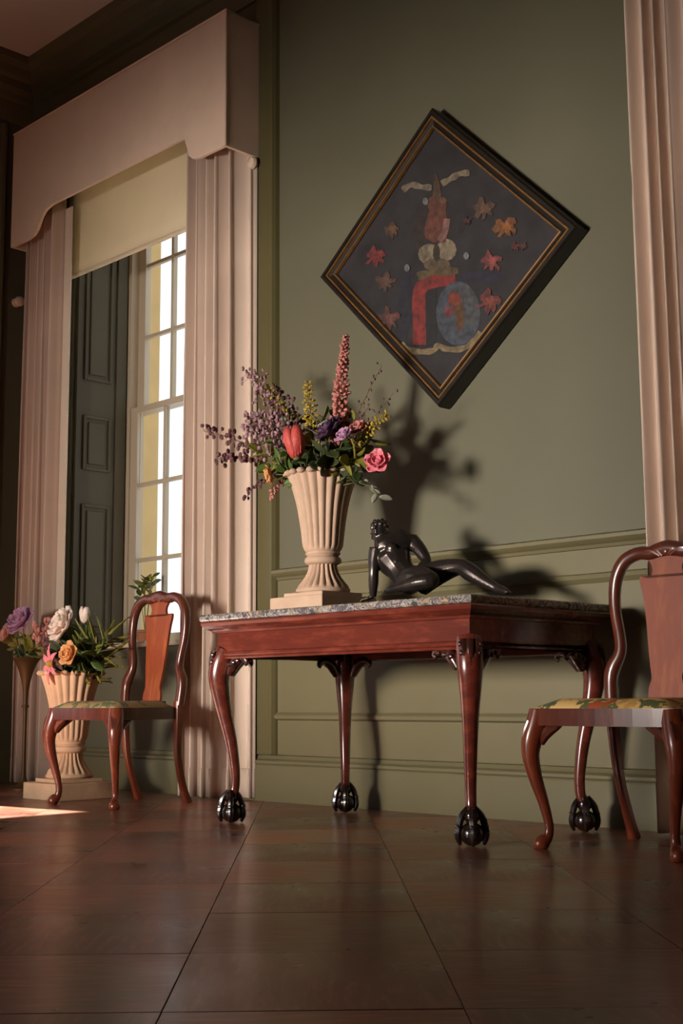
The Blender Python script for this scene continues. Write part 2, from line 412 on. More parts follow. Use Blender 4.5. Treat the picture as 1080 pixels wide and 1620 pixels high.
wpart('window_sill', box(OX0, OX1, -.045, .40, OZ0, OZ0+.03, .006), M['white'])
st_ = wpart('stone_reveal', join(box(OX0-.02, FX0+.035, .505, .625, OZ0, OZ1), box(FX1-.035, OX1+.02, .505, .625, OZ0, OZ1)), M['yellow'])
# folded shutter lying against the left reveal
sh = empty('window_shutter', (-6.80, .02, OZ0+.03), 'dark green panelled wooden shutter folded into the window recess', 'shutter')
SZ = OZ1-OZ0-.04
mk('shutter_leaf', box(-.018, .004, 0, .365, 0, SZ), M['shutter'], sh, False)
def fielded(z0, z1, y0, y1):
    f = []
    for (a, b, h0, h1) in ((0, .012, .004, .016), (.012, .024, .016, .006)):
        pass
    fr = join(box(.004, .016, y0-.018, y0, z0-.018, z1+.018, .004), box(.004, .016, y1, y1+.018, z0-.018, z1+.018, .004),
              box(.004, .016, y0, y1, z0-.018, z0, .004), box(.004, .016, y0, y1, z1, z1+.018, .004))
    p_ = mk('raised_panel', box(.003, .013, y0+.022, y1-.022, z0+.022, z1-.022, .006), M['shutter'], sh, False)
    mk('panel_bead', fr, M['shutter'], p_, False)
zb = OZ0+.03
for z0, z1 in ((2.50, 3.70), (1.93, 2.24), (.92, 1.68)): fielded(z0-zb, z1-zb, .065, .235)
mk('shutter_stile', box(.004, .018, .285, .36, 0, SZ, .004), M['shutter'], sh, False)
# blind
bl = empty('roller_blind', (-6.1, -.02, 3.13), 'pale cream blind half lowered over the tall window', 'blind')
bo = mk('blind_cloth', grid(12, 8, lambda u, v: (-.77+u*1.50, .004*math.sin(9*u), v*.72)), M['blind'], bl); solid(bo, .002)
mk('bottom_bar', box(-.77, .73, -.008, .008, -.012, .014, .005), M['blind'], bl, False)
mk('roller', sweep([(-.78, .0, .70, .024), (.74, 0, .70, .024)], 14, 1), M['white'], bl)

# pelmet
pe = empty('pelmet', (-6.105, 0, 3.36), 'deep straight cloth-covered pelmet box above the tall window', 'pelmet')
def pel_front():
    x0, x1, top = -1.075, 1.075, .76; e = .155
    pts = [(x0, 0)]
    for i in range(9):
        t = i/8; pts.append((-.80+.26*t-.0, e*(.5-.5*math.cos(math.pi*t))**1.4))
    pts = [(x0, 0), (-.86, 0), (-.80, .012), (-.76, .04), (-.71, .11), (-.67, .14), (-.60, e), (.70, e), (.725, e-.005), (.74, .11), (.765, .04), (.80, .012), (.86, 0), (x1, 0), (x1, top), (x0, top)]
    return prism(pts, 'y', -.25, -.232)
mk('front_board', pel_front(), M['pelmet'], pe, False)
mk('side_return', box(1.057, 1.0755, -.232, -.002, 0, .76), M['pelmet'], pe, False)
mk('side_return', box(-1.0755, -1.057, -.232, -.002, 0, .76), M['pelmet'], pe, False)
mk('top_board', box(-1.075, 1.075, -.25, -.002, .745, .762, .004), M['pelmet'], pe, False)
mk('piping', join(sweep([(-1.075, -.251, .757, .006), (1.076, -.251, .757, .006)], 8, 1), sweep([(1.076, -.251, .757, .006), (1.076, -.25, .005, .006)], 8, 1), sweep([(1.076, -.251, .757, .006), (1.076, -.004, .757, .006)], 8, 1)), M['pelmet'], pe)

# curtains
def curtain(name, label, x0, x1, y, ztop, seed, folds, amp, group=None, flare=0, lean=0, ret=0, phase=None):
    r = random.Random(seed); root = empty(name, ((x0+x1)/2, y, 0), label, 'curtain', group)
    w = x1-x0; ks = [(folds*(1+.0*i), r.uniform(0, 6.28), 1) for i in range(1)]
    ph = [r.uniform(0, 6.28) for _ in range(6)]; ph[1] = ph[1] if phase is None else phase; af = [r.uniform(.55, 1.25) for _ in range(int(folds)+3)]
    def f(u, v):
        z = ztop*v+.012*(1-v); uu = u+.018*math.sin(2.2*v+ph[0])*math.sin(math.pi*u)+.012*math.sin(5*u*6.28+ph[3]+v*2)
        k = uu*folds; i = int(max(0, min(k, folds+1))); fr = k-i
        a_ = af[i]*(1-fr)+af[i+1]*fr
        ca = abs(math.cos(math.pi*k+ph[1])); s_ = 2*ca**3-.75
        d = amp*a_*s_*(.85+.25*(1-v))+amp*.16*math.sin(2*math.pi*k*2.3+ph[2]+v*1.5)*(1-.5*v)
        x = -w/2+w*u+amp*.30*math.sin(2*math.pi*k+2*ph[1])*a_*(0 if u in (0, 1) else 1)+flare*(1-v)*(u-.5)+lean*(v-.5)
        if ret and u > .68: d = d*(1-(u-.68)/.32*.8)+ret*((u-.68)/.32)
        return (x, d, z)
    o = mk('curtain_drop', grid(int(folds*18)+2, 26, f), M['curtain'], root, True, angle=180); solid(o, .005)
    hem = mk('hem', grid(int(folds*18)+2, 3, lambda u, v: (Vector(f(u, v*.04))+Vector((0, -.0045, 0)))), M['curtain'], root, True, angle=180); solid(hem, .003)
    mk('heading_tape', box(-w/2+.02, w/2-.02, amp*.4, amp*.4+.015, ztop-.06, ztop-.01), M['lining'], root, False)
    return root, f
c1, f1 = curtain('curtain', 'shadowed cream curtain at the corner side of the tall window', -7.15, -6.79, -.135, 3.62, 3, 4.2, .05, 'curtains of the tall window')
li = mk('lining', box(.13, .255, .04, .048, .03, 3.55, .003), M['lining'], c1, False)
c2, f2 = curtain('curtain', 'long cream curtain hanging between the window and the table', -5.45, -5.03, -.14, 3.62, 12, 5.4, .052, 'curtains of the tall window', ret=.11)
c3, f3 = curtain('curtain', 'bright cream curtain behind the chair at the right edge', -2.645, -1.75, -.17, 4.55, 8, 14, .034, None, flare=-.03, phase=1.15)
for loc, lab, ax in (((-5.045, -.002, 3.325), 'small cream holdback at the lower end of the pelmet', 'y'), ((XE+.002, -.105, 3.065), 'small cream holdback on the dark corner wall', 'x')):
    k = empty('curtain_holdback', loc, lab, 'holdback', 'curtain holdbacks')
    d = Vector((0, -1, 0)) if ax == 'y' else Vector((1, 0, 0))
    q = d.to_track_quat('Z', 'Y').to_matrix().to_4x4()
    mk('rose_plate', xf(lathe([(.03, 0), (.03, .006), (.02, .01)], 20), q), M['knob'], k)
    mk('knob_head', xf(lathe([(.011, .008), (.011, .03), (.028, .036), (.034, .05), (.028, .064), (.012, .07)], 20), q), M['knob'], k)

# ------------------------------------------------------------------ console table
TB = empty('console_table', (-3.565, -.545, 0), 'carved mahogany side table with veined marble top and claw feet', 'table')
TW, TD = .735, .425
def ogee(hw, hd, prof):          # rectangular ring moulding, prof (outset, z)
    V, F = [], []
    for o_, z in prof:
        for sx, sy in ((-1, -1), (1, -1), (1, 1), (-1, 1)): V.append((sx*(hw+o_), sy*(hd+o_), z))
    n = len(prof)
    for i in range(n-1):
        for k in range(4):
            a, b = i*4+k, i*4+(k+1) % 4; F.append((a, b, b+4, a+4))
    F.append((0, 1, 2, 3)); F.append(tuple((n-1)*4+k for k in (3, 2, 1, 0))); return V, F
mk('marble_top', ogee(TW, TD, [(-.014, .817), (-.004, .819), (.0, .825), (.0, .838), (-.005, .845), (-.012, .847)]), M['marble'], TB, False)
mk('top_moulding', ogee(TW, TD, [(-.05, .768), (-.038, .77), (-.036, .778), (-.022, .786), (-.008, .798), (-.004, .81), (-.006, .8165)]), M['mahog'], TB, False)
ah, ad = TW-.055, TD-.055
for nm, b_ in (('apron_front', box(-ah, ah, -ad, -ad+.025, .688, .768)), ('apron_rear', box(-ah, ah, ad-.025, ad, .688, .768)),
               ('apron_side', box(-ah, -ah+.025, -ad+.025, ad-.025, .688, .768)), ('apron_side', box(ah-.025, ah, -ad+.025, ad-.025, .688, .768))):
    ap = mk(nm.split('_')[0] if nm != 'apron_side' else 'apron', b_, M['mahog'], TB, False)
    xs = [v[0] for v in b_[0]]; ys = [v[1] for v in b_[0]]
    if max(xs)-min(xs) > .5:
        s_ = -1 if ys[0] < 0 else 1; yv = s_*ad
        mk('bead_moulding', join(sweep([(-ah, yv, .683, .011), (ah, yv, .683, .011)], 10, 1), box(-ah, ah, min(yv, yv-s_*.02), max(yv, yv-s_*.02), .668, .690), sweep([(-ah, yv+s_*.002, .668, .006), (ah, yv+s_*.002, .668, .006)], 8, 1)), M['mahog'], ap)
    else:
        s_ = -1 if xs[0] < 0 else 1; xv = s_*ah
        mk('bead_moulding', join(sweep([(xv, -ad, .683, .011), (xv, ad, .683, .011)], 10, 1), box(min(xv, xv-s_*.02), max(xv, xv-s_*.02), -ad, ad, .668, .690), sweep([(xv+s_*.002, -ad, .668, .006), (xv+s_*.002, ad, .668, .006)], 8, 1)), M['mahog'], ap)
def table_leg(sx, sy):
    d = Vector((sx, sy, 0)).normalized(); c = Vector((sx*(ah-.035), sy*(ad-.035), 0))
    prof = [(.70, .0, .044), (.655, .018, .047), (.60, .030, .045), (.54, .026, .039), (.44, .006, .030), (.32, -.022, .0245), (.20, -.038, .0205), (.135, -.036, .0195), (.115, -.026, .022)]
    V = sweep([(*(c+d*(o_+.012))[:2], z, r, r) for z, o_, r in prof], 14, 6, 2.2, ref=d, fixed=True)
    leg = mk('leg', join(box(c.x-.03, c.x+.03, c.y-.03, c.y+.03, .66, .765, .006), V), M['mahog'], TB)
    # carved knee: curling leaves and ears
    parts = []
    side = Vector((-d.y, d.x, 0)); kc = c+d*.012
    for s_ in (-1, 0, 1):
        for j, (zt, zb_) in enumerate(((.695, .55), (.665, .50))):
            off = side*s_*(.026 if j == 0 else .014)
            pts = []
            for i in range(6):
                t = i/5; z = zt+(zb_-zt)*t; bul = .052+.022*math.sin(math.pi*min(1, t*1.15))-.022*t+(.006 if i == 5 else 0)
                pts.append((*(kc+d*bul*(1-.12*abs(s_))+off*(1-.75*t)).to_2d(), z, .0125*(1-t)+.003, .009*(1-t)+.003))
            parts.append(sweep(pts, 8, 3, ref=d, fixed=True))
    for i in range(5):
        z = .68-.03*i
        for s_ in (-1, 1): parts.append(ball(kc+d*(.052+.004*math.sin(i*1.4))+side*s_*(.034-.004*i)+Vector((0, 0, z)), .0095, .0095, .012, 8, 6))
    for ax in (Vector((-sx, 0, 0)), Vector((0, -sy, 0))):       # brackets beneath the apron
        n_ = Vector((0, sy, 0)) if ax.x else Vector((sx, 0, 0))
        pts = []
        for i, (a, z, r) in enumerate(((.03, .60, .016), (.045, .625, .022), (.065, .648, .024), (.10, .664, .020), (.128, .660, .015), (.138, .646, .010), (.128, .638, .008))):
            q = c+ax*a+n_*.022; pts.append((q.x, q.y, z, r, r*.9))
        parts.append(sweep(pts, 10, 4, ref=n_, fixed=True))
        for k in range(3):
            q = c+ax*(.05+.026*k)+n_*.038; parts.append(ball((q.x, q.y, .640+.007*k), .014-.002*k, .012, .011, 8, 6))
    mk('knee_carving', join(*parts), M['mahogd'], leg)
    f0 = c+d*(-.012)
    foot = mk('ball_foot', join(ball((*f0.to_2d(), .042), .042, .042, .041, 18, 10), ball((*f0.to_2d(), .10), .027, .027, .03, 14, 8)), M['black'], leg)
    cl = []
    for k in range(4):
        a = math.atan2(d.y, d.x)+k*math.pi/2; e = Vector((math.cos(a), math.sin(a), 0))
        pts = []
        for rr, z, w in ((.012, .128, .010), (.028, .108, .012), (.039, .088, .0125), (.0445, .062, .012), (.047, .045, .0135), (.046, .025, .011), (.040, .005, .005)):
            q = f0+e*rr; pts.append((q.x, q.y, z, w, w))
        cl.append(sweep(pts, 8, 3, ref=e, fixed=True))
        cl.append(ball((*(f0+e*.046).to_2d(), .066), .013, .013, .012, 8, 6))
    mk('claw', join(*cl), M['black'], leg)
for sx in (-1, 1):
    for sy in (-1, 1): table_leg(sx, sy)

# ------------------------------------------------------------------ chairs
def make_chair(loc, label, seatmat):
    C = empty('dining_chair', loc, label, 'chair', 'matching hoop-back chairs against the wall')
    W, Wd = M['walnut'], M['walnutd']
    fw, bw, fy, by = .285, .222, -.245, .165
    # seat rails
    def rail(x0, y0, x1, y1, bow=0, z0=.405, z1=.462):
        n = 9; out, inn = [], []
        dv = Vector((x1-x0, y1-y0)); nn = Vector((dv.y, -dv.x)).normalized()
        for i in range(n):
            t = i/(n-1); p_ = Vector((x0, y0))+dv*t+nn*bow*math.sin(math.pi*t)
            out.append(tuple(p_)); inn.append(tuple(p_-nn*.032))
        return prism(out+inn[::-1], 'z', z0, z1)
    mk('seat_rail', rail(-fw+.01, fy, fw-.01, fy, .018), Wd, C, False)
    mk('seat_rail', rail(fw, fy+.02, bw, by, .012), Wd, C, False)
    mk('seat_rail', rail(-bw, by, -fw, fy+.02, .012), Wd, C, False)
    mk('seat_rail', rail(bw, by+.012, -bw, by+.012, 0), Wd, C, False)
    # drop-in seat
    def seat(u, v):
        t = v; hw = (fw-.012)*(1-t)+(bw-.01)*t; x = (u*2-1)*hw; y = fy-.004*math.sin(math.pi*u)*0+(by-fy-.01)*t+.004-.014*math.sin(math.pi*u)*(1-t)
        e = min(1, 7*min(u, 1-u))**.5*min(1, 7*min(v, 1-v))**.5
        return (x, y, .458+.036*e)
    s_ = seat; V, F = grid(21, 19, seat)
    n0 = len(V); V2 = [Vector((v.x, v.y, .44)) for v in V]; F2 = [tuple(i+n0 for i in f[::-1]) for f in F]
    ed = [i for i in range(21)]+[j*21+20 for j in range(1, 19)]+[18*21+i for i in range(19, -1, -1)]+[j*21 for j in range(17, 0, -1)]
    F3 = [(ed[i], ed[(i+1) % len(ed)], ed[(i+1) % len(ed)]+n0, ed[i]+n0) for i in range(len(ed))]
    mk('seat', (V+V2, F+F2+F3), seatmat, C, True, angle=80)
    # front cabriole legs
    for sx in (-1, 1):
        d = Vector((sx*.75, -.66, 0)); c = Vector((sx*(fw-.03), fy+.028, 0))
        prof = [(.455, 0, .034), (.41, .010, .037), (.355, .028, .035), (.30, .032, .029), (.23, .018, .0235), (.15, -.006, .0185), (.08, -.022, .0155), (.042, -.018, .017), (.026, -.004, .024), (.014, .006, .027), (.0, .008, .022)]
        leg = mk('leg', sweep([(c.x+d.x*o_, c.y+d.y*o_, z, r, r) for z, o_, r in prof], 14, 5, 2.3, ref=d, fixed=True), W, C)
        for ax in (Vector((-sx, 0, 0)), Vector((-sx*.12, 1, 0))):
            pts = [(c.x+ax.x*a+d.x*.008, c.y+ax.y*a+d.y*.008, z, r, r) for a, z, r in ((.015, .345, .012), (.03, .37, .018), (.055, .392, .020), (.085, .405, .014), (.10, .409, .006))]
            mk('knee_bracket', sweep(pts, 8, 4, ref=(0, 0, 1)), Wd, leg)
        mk('knee_shell', join(*[sweep([(c.x+d.x*(.036+.02*math.sin(math.pi*t))+s2*.010*(1-t)*-d.y, c.y+d.y*(.036+.02*math.sin(math.pi*t))+s2*.010*(1-t)*d.x, .42-.13*t, .007*(1-t)+.002) for t in (0, .3, .6, 1)], 6, 3, ref=d, fixed=True) for s2 in (-1.6, -.5, .5, 1.6)]), Wd, leg)
    # rear legs
    for sx in (-1, 1):
        pts = [(sx*bw, by, .49, .019, .021), (sx*(bw-.002), by+.002, .38, .019, .021), (sx*(bw-.012), by+.012, .22, .016, .018), (sx*(bw-.02), by+.05, .08, .0165, .018), (sx*(bw-.02), by+.082, 0, .020, .021)]
        mk('leg', sweep(pts, 10, 5, 3.2, ref=(0, 1, 0), fixed=True), W, C)
    # hoop back with yoke crest
    def bk(z): return by+.004+.05*((z-.46)/.56)**1.5+.012*math.sin((z-.46)*6)
    half = [(.226, .47), (.232, .56), (.222, .605), (.196, .655), (.198, .71), (.216, .79), (.222, .86), (.212, .93), (.178, .985), (.12, 1.008), (.07, 1.004), (.035, 1.012), (0, 1.018)]
    rad = [.023, .024, .026, .021, .020, .020, .021, .023, .024, .024, .026, .028, .029]
    pts = [(-x, bk(z), z, r*.98, r*.95) for (x, z), r in zip(half, rad)]+[(x, bk(z), z, r*.98, r*.95) for (x, z), r in list(zip(half, rad))[-2::-1]]
    hb = mk('back_frame', sweep(pts, 12, 5, 2.6, ref=(0, 1, 0), fixed=True), Wd, C)
    mk('crest_shell', join(*[sweep([(a*.02, bk(1.0)-.019, .99, .005), (a*.062, bk(1.0)-.02, 1.012, .007), (a*.10, bk(1.0)-.017, 1.002, .003)], 6, 3) for a in (-1, -.55, .55, 1)]+[ball((0, bk(1.0)-.018, 1.005), .018, .008, .016, 10, 6)]), W, hb)
    # vase splat
    ol = [(.072, .485), (.070, .53), (.060, .56), (.066, .60), (.074, .66), (.082, .73), (.090, .80), (.100, .86), (.112, .905), (.108, .925), (.080, .915), (.062, .93), (.060, .955), (.075, .98), (.082, .995)]
    ol = smoothpath(ol, 3)
    V, F = [], []
    for y_ in (-.0065, .0065):
        for x, z in ol:
            V += [(-x, bk(z)+y_, z), (x, bk(z)+y_, z)]
    n = len(ol)*2
    for i in range(len(ol)-1):
        a = i*2
        F += [(a, a+1, a+3, a+2), (n+a, n+a+2, n+a+3, n+a+1), (a, a+2, n+a+2, n+a), (a+1, n+a+1, n+a+3, a+3)]
    F += [(0, n, n+1, 1), (n-2, n-1, 2*n-1, 2*n-2)]
    mk('splat', (V, F), M['amber'], C, True, angle=35)
    mk('splat_shoe', box(-.09, .09, by-.012, by+.03, .46, .495, .008), Wd, C, False)
    return C
make_chair((-2.46, -.545, 0), 'carved walnut chair with bright floral seat at the right edge', M['tapestry'])
make_chair((-5.36, -.60, 0), 'carved walnut chair in front of the tall window', M['tapestry2'])

# ------------------------------------------------------------------ fluted urns
def make_urn(loc, label, mat, sc=1.0):
    U = empty('fluted_urn', loc, label, 'urn', 'cream fluted urns')
    s = sc
    mk('plinth', join(box(-.17*s, .17*s, -.17*s, .17*s, 0, .085*s, .004)), mat, U, False)
    mk('base_step', join(box(-.125*s, .125*s, -.125*s, .125*s, .085*s, .105*s, .003)), mat, U, False)
    NF = 20
    def flute(a, k): return abs(math.sin(a*NF/2))*k
    prof = [(.115, .105), (.122, .112), (.122, .122), (.112, .132), (.096, .150), (.078, .175), (.066, .20), (.060, .225), (.060, .235)]
    n = NF*8
    def rf(a, i, z): return 1+(flute(a, .16)-.08)*(1 if 3 <= i <= 7 else 0)
    mk('foot', xf(lathe(smoothpath(prof, 2), n, lambda a, i, z: 1+(flute(a, .15)-.07)*max(0, min(1, (z-.125)/.015))), Matrix.Scale(s, 4)), mat, U)
    mk('collar', xf(lathe(smoothpath([(.058, .232), (.076, .238), (.084, .250), (.080, .264), (.070, .270), (.074, .276), (.080, .284), (.076, .292)], 3), 48), Matrix.Scale(s, 4)), mat, U)
    body = [(.070, .288), (.082, .30), (.089, .33), (.094, .38), (.102, .44), (.112, .50), (.125, .555), (.139, .60), (.150, .632), (.157, .648)]
    inner = [(.150, .650), (.136, .62), (.122, .585), (.10, .55), (.02, .545)]
    P = smoothpath(body, 3); k1 = len(P)
    def rb(a, i, z):
        if i < k1: return 1+(flute(a, .10)-.05)*min(1, max(0, (z-.295)/.02))
        return 1+(flute(a, .03)-.015)
    mk('bowl', xf(lathe(P+inner, n, rb), Matrix.Scale(s, 4)), mat, U)
    lip = []
    for k in range(NF):
        a = 2*math.pi*(k+.5)/NF; lip.append(ball((.160*math.cos(a), .160*math.sin(a), .648), .021, .021, .014, 10, 6, Matrix.Rotation(a, 3, 'Z')))
    mk('scalloped_lip', xf(join(*lip), Matrix.Scale(s, 4)), mat, U)
    return U
UR = Vector((-4.06, -.485, .847)); make_urn(UR, 'cream fluted urn holding flowers on the marble table top', M['stone'], .955)
U2 = Vector((-5.87, -.57, 0)); make_urn(U2, 'cream fluted urn of greenery on the floor behind the chair', M['stonef'], .985)
# trumpet-shaped floor vase
TV = Vector((-6.60, -.40, 0))
tv = empty('trumpet_vase', TV, 'slender bronzed trumpet vase on a tall stem beside the corner curtain', 'vase')
mk('vase_foot', lathe([(.085, 0), (.085, .012), (.07, .02), (.04, .03), (.022, .05), (.014, .08), (.012, .12)], 28), M['iron'], tv)
mk('vase_stem', lathe(smoothpath([(.012, .12), (.011, .3), (.013, .45), (.02, .46), (.02, .47), (.014, .48), (.016, .55)], 3), 20), M['iron'], tv)
mk('vase_trumpet', lathe(smoothpath([(.016, .55), (.024, .60), (.04, .66), (.062, .71), (.082, .735), (.086, .74), (.08, .737), (.056, .70), (.03, .64), (.01, .60)], 3), 28, cap=True), M['iron'], tv)

# ------------------------------------------------------------------ flowers
def frame(p_, d, roll=0):
    q = Vector(d).normalized().to_track_quat('Z', 'Y').to_matrix().to_4x4()
    return Matrix.Translation(p_) @ q @ Matrix.Rotation(roll, 4, 'Z')
def bez(a, b, bend, n=7):
    a, b = Vector(a), Vector(b); mid = (a+b)/2+Vector(bend)
    return [a*(1-t)**2+mid*2*t*(1-t)+b*t*t for t in [i/(n-1) for i in range(n)]]
def stem_mesh(pts, r0, r1):
    n = len(pts); return sweep([(*p_, r0+(r1-r0)*i/(n-1)) for i, p_ in enumerate(pts)], 6, 2, ref=(0, .3, 1))
_leafme = {}
def leaf_obj(kind, mat, parent, mtx, name='leaf'):
    key = (kind, mat.name, name)
    if key not in _leafme:
        if kind == 'broad': f = lambda u, v: ((u*2-1)*.26*math.sin(math.pi*min(1, .06+v*.94))**.8, .10*math.sin(v*2.2)+.05*abs(u*2-1), v)
        elif kind == 'blade': f = lambda u, v: ((u*2-1)*.075*(1-v)**.6*(1 if v > .02 else .6), .14*v*v+.02*abs(u*2-1), v)
        elif kind == 'petal': f = lambda u, v: ((u*2-1)*.42*math.sin(math.pi*(.08+.80*v))**.75, .34*math.sin(v*1.9)-.16*(u*2-1)**2-.10*v, v)
        elif kind == 'cup': f = lambda u, v: ((u*2-1)*.40*math.sin(math.pi*(.10+.82*v))**.6, .36*math.sin(v*2.55)-.30*(u*2-1)**2*math.sin(v*2.5), v)
        elif kind == 'lily': f = lambda u, v: ((u*2-1)*.17*math.sin(math.pi*(.05+.92*v))**.7, .20*v+.42*v**3-.06*(u*2-1)**2, v*(1-.16*v*v))
        V, F = grid(5, 7, f)
        o = mk(name, (V, F), mat, parent, True, angle=180); solid(o, .03); _leafme[key] = o.data
    else:
        o = bpy.data.objects.new(name, _leafme[key]); COL.objects.link(o); o.parent = parent; solid(o, .03)
    o.matrix_local = mtx; return o
def new_stem(name, base, tip, label, cat, bend=(0, 0, .04), r0=.0035, r1=.002, mat='stem', group=None):
    base, tip = Vector(base), Vector(tip); T = empty(name, base, label, cat, group)
    pts = bez((0, 0, 0), tip-base, bend); mk('stem', stem_mesh(pts, r0, r1), M[mat], T)
    return T, pts
def add_leaves(T, pts, n, size, kind, mat, r, t0=.35, t1=1, spread=.9):
    for i in range(n):
        t = t0+(t1-t0)*i/max(1, n-1); k = t*(len(pts)-1); j = min(int(k), len(pts)-2); p_ = pts[j].lerp(pts[j+1], k-j)
        ax = (pts[j+1]-pts[j]).normalized(); a = i*2.4+r.uniform(-.4, .4)
        side = ax.orthogonal().normalized(); side.rotate(Matrix.Rotation(a, 3, ax))
        d = (ax*(1-spread*.6)+side*spread).normalized(); s_ = size*r.uniform(.75, 1.2)
        leaf_obj(kind, M[mat], T, frame(p_, d, r.uniform(0, 6.3)) @ Matrix.Scale(s_, 4))
def tulip(base, tip, label, mat, size, d=(0, 0, 1), group=None):
    T, pts = new_stem('tulip', base, tip, label, 'flower', group=group)
    hd = mk('receptacle', xf(ball((0, 0, 0), size*.14, n=8, m=6), Matrix.Translation(pts[-1])), M['stem'], T)
    for k in range(6):
        a = k*math.pi/3; f = frame(pts[-1], d) @ Matrix.Rotation(a, 4, 'Z') @ Matrix.Translation((0, size*.10, 0)) @ Matrix.Rotation(R(-2 if k % 2 else 3), 4, 'X') @ Matrix.Diagonal((size*.78, size*.74, size*(1.1 if k % 2 else 1), 1))
        leaf_obj('cup', M[mat], T, f, 'petal')
    return T
def rose(base, tip, label, mat, size, d, layers=((5, 62, 1.0), (5, 38, .86), (4, 16, .7)), kind='petal', cat='flower', name='rose', heart=None, group=None):
    T, pts = new_stem(name, base, tip, label, cat, group=group)
    mk('flower_centre', xf(ball((0, 0, size*.18), size*.2, size*.2, size*.25, 10, 6), frame(pts[-1], d)), M[heart or mat], T)
    for li_, (n, tilt, sc) in enumerate(layers):
        for k in range(n):
            a = 2*math.pi*k/n+li_*.6
            f = frame(pts[-1], d) @ Matrix.Rotation(a, 4, 'Z') @ Matrix.Rotation(R(-tilt), 4, 'X') @ Matrix.Scale(size*sc, 4)
            leaf_obj(kind, M[mat], T, f, 'petal')
    return T
def blob(c, r, sq=1): return ball(c, r, r*sq, r, 6, 4)
def spire(base, tip, label, mat, width, t0=.4, n=60, name='flower_spire', seed=1, bend=(0, 0, .03), size=.011, taper=.25, mats='stem', group=None):
    r = random.Random(seed); T, pts = new_stem(name, base, tip, label, 'flower', bend=bend, mat=mats, group=group)
    parts = []
    for i in range(n):
        t = t0+(1-t0)*i/(n-1); k = t*(len(pts)-1); j = min(int(k), len(pts)-2); p_ = pts[j].lerp(pts[j+1], k-j)
        ax = (pts[j+1]-pts[j]).normalized(); sd = ax.orthogonal().normalized(); sd.rotate(Matrix.Rotation(i*2.4, 3, ax))
        w = width*(1-(1-taper)*(i/(n-1))**1.3)*r.uniform(.5, 1.1)
        q = p_+sd*w; s_ = size*r.uniform(.7, 1.2)*(1-.4*i/n)
        m_ = frame(q, (sd+ax*.3)) @ Matrix.Rotation(r.uniform(0, 6), 4, 'Z')
        parts.append(xf(ball((0, 0, 0), s_*.8, s_*.8, s_*1.2, 6, 4), m_))
        parts.append(sweep([(*p_, .0012), (*q, .0010)], 4, 1))
    b_ = mk('blossoms', join(*parts), M[mat], T); return T, pts
def sprig(base, tip, label, mat, n, size, spread, seed, cat='foliage', name='berry_sprig', twig='twig', bend=(0, 0, .05), t0=.45, group=None, droop=.0):
    r = random.Random(seed); T, pts = new_stem(name, base, tip, label, cat, bend=bend, mat=twig, r0=.0028, r1=.0012, group=group)
    parts, tw = [], []
    for i in range(n):
        t = t0+(1-t0)*i/(n-1); k = t*(len(pts)-1); j = min(int(k), len(pts)-2); p_ = pts[j].lerp(pts[j+1], k-j)
        q = p_+Vector((r.uniform(-1, 1), r.uniform(-1, 1), r.uniform(-1, 1)-droop)).normalized()*spread*r.uniform(.3, 1)
        parts.append(ball(q, size*r.uniform(.6, 1.2), size*r.uniform(.6, 1.2), size*r.uniform(.8, 1.5), 7, 5)); tw.append(sweep([(*p_, .001), (*q, .0008)], 4, 1))
    mk('blossoms', join(*parts), M[mat], T); mk('twigs', join(*tw), M[twig], T); return T
def leafy(base, tip, label, mat, n, size, kind, seed, bend=(0, 0, .04), name='leafy_stem', group=None, t0=.35):
    r = random.Random(seed); T, pts = new_stem(name, base, tip, label, 'foliage', bend=bend, group=group)
    add_leaves(T, pts, n, size, kind, mat, r, t0); return T
rf_ = random.Random(21)
def mouth(U, rad, z):
    a = rf_.uniform(0, 6.28); q = rad*math.sqrt(rf_.uniform(.05, .9)); return U+Vector((q*math.cos(a), q*math.sin(a), z))
def mt(): return mouth(UR, .08, .535)
YT = UR.y; G1 = 'stems arranged in the urn on the table'
spire(mt(), at(547, 530, YT), 'tall pink foxglove-like spire, highest stem in the table urn', 'dustpink', .042, .30, 190, seed=2, size=.014, bend=(-.02, 0, .02), taper=.2, group=G1)
tulip(mt(), at(469, 724, YT-.10), 'coral red tulip bud near the left of the table urn', 'red', .125, (-.06, -.1, 1), group=G1)
rose(mt(), at(598, 732, YT-.06), 'bright pink rose at the right rim of the table urn', 'pink', .06, (.45, -.8, .3), group=G1)
spire(mt(), at(487, 604, YT+.02), 'upright mustard yellow blossom spike left of the pink spire', 'mimosa', .040, .36, 90, seed=5, size=.010, taper=.4, group=G1)
spire(mt(), at(613, 655, YT+.02), 'mustard yellow blossom spike leaning right above the pink rose', 'mimosa', .032, .38, 80, seed=6, size=.011, taper=.5, bend=(-.04, 0, .03), group=G1)
spire(mt(), at(418, 606, YT+.02), 'mustard yellow blossom spike among the mauve flowers at left', 'mimosa', .022, .62, 22, seed=8, size=.010, taper=.6, bend=(.03, 0, .05), group=G1)
sprig(mt(), at(392, 588, YT+.04), 'mauve blossom branch reaching up beside the curtain', 'mauve', 120, .0085, .07, 9, bend=(.05, 0, .05), name='blossom_branch', group=G1, cat='flower', t0=.4)
sprig(mt(), at(396, 662, YT), 'dense mauve blossom branch low at the left of the bouquet', 'mauve', 190, .009, .10, 10, bend=(.02, 0, .05), name='blossom_branch', group=G1, cat='flower', t0=.5)
sprig(mt(), at(436, 615, YT+.05), 'brownish pink blossom branch behind the mauve flowers', 'plum', 80, .008, .07, 19, name='blossom_branch', group=G1, cat='flower')
sprig(mt(), at(322, 682, YT-.02), 'dark plum sprig reaching furthest left across the curtain', 'plum', 44, .010, .045, 11, bend=(.02, 0, .07), group=G1, t0=.55)
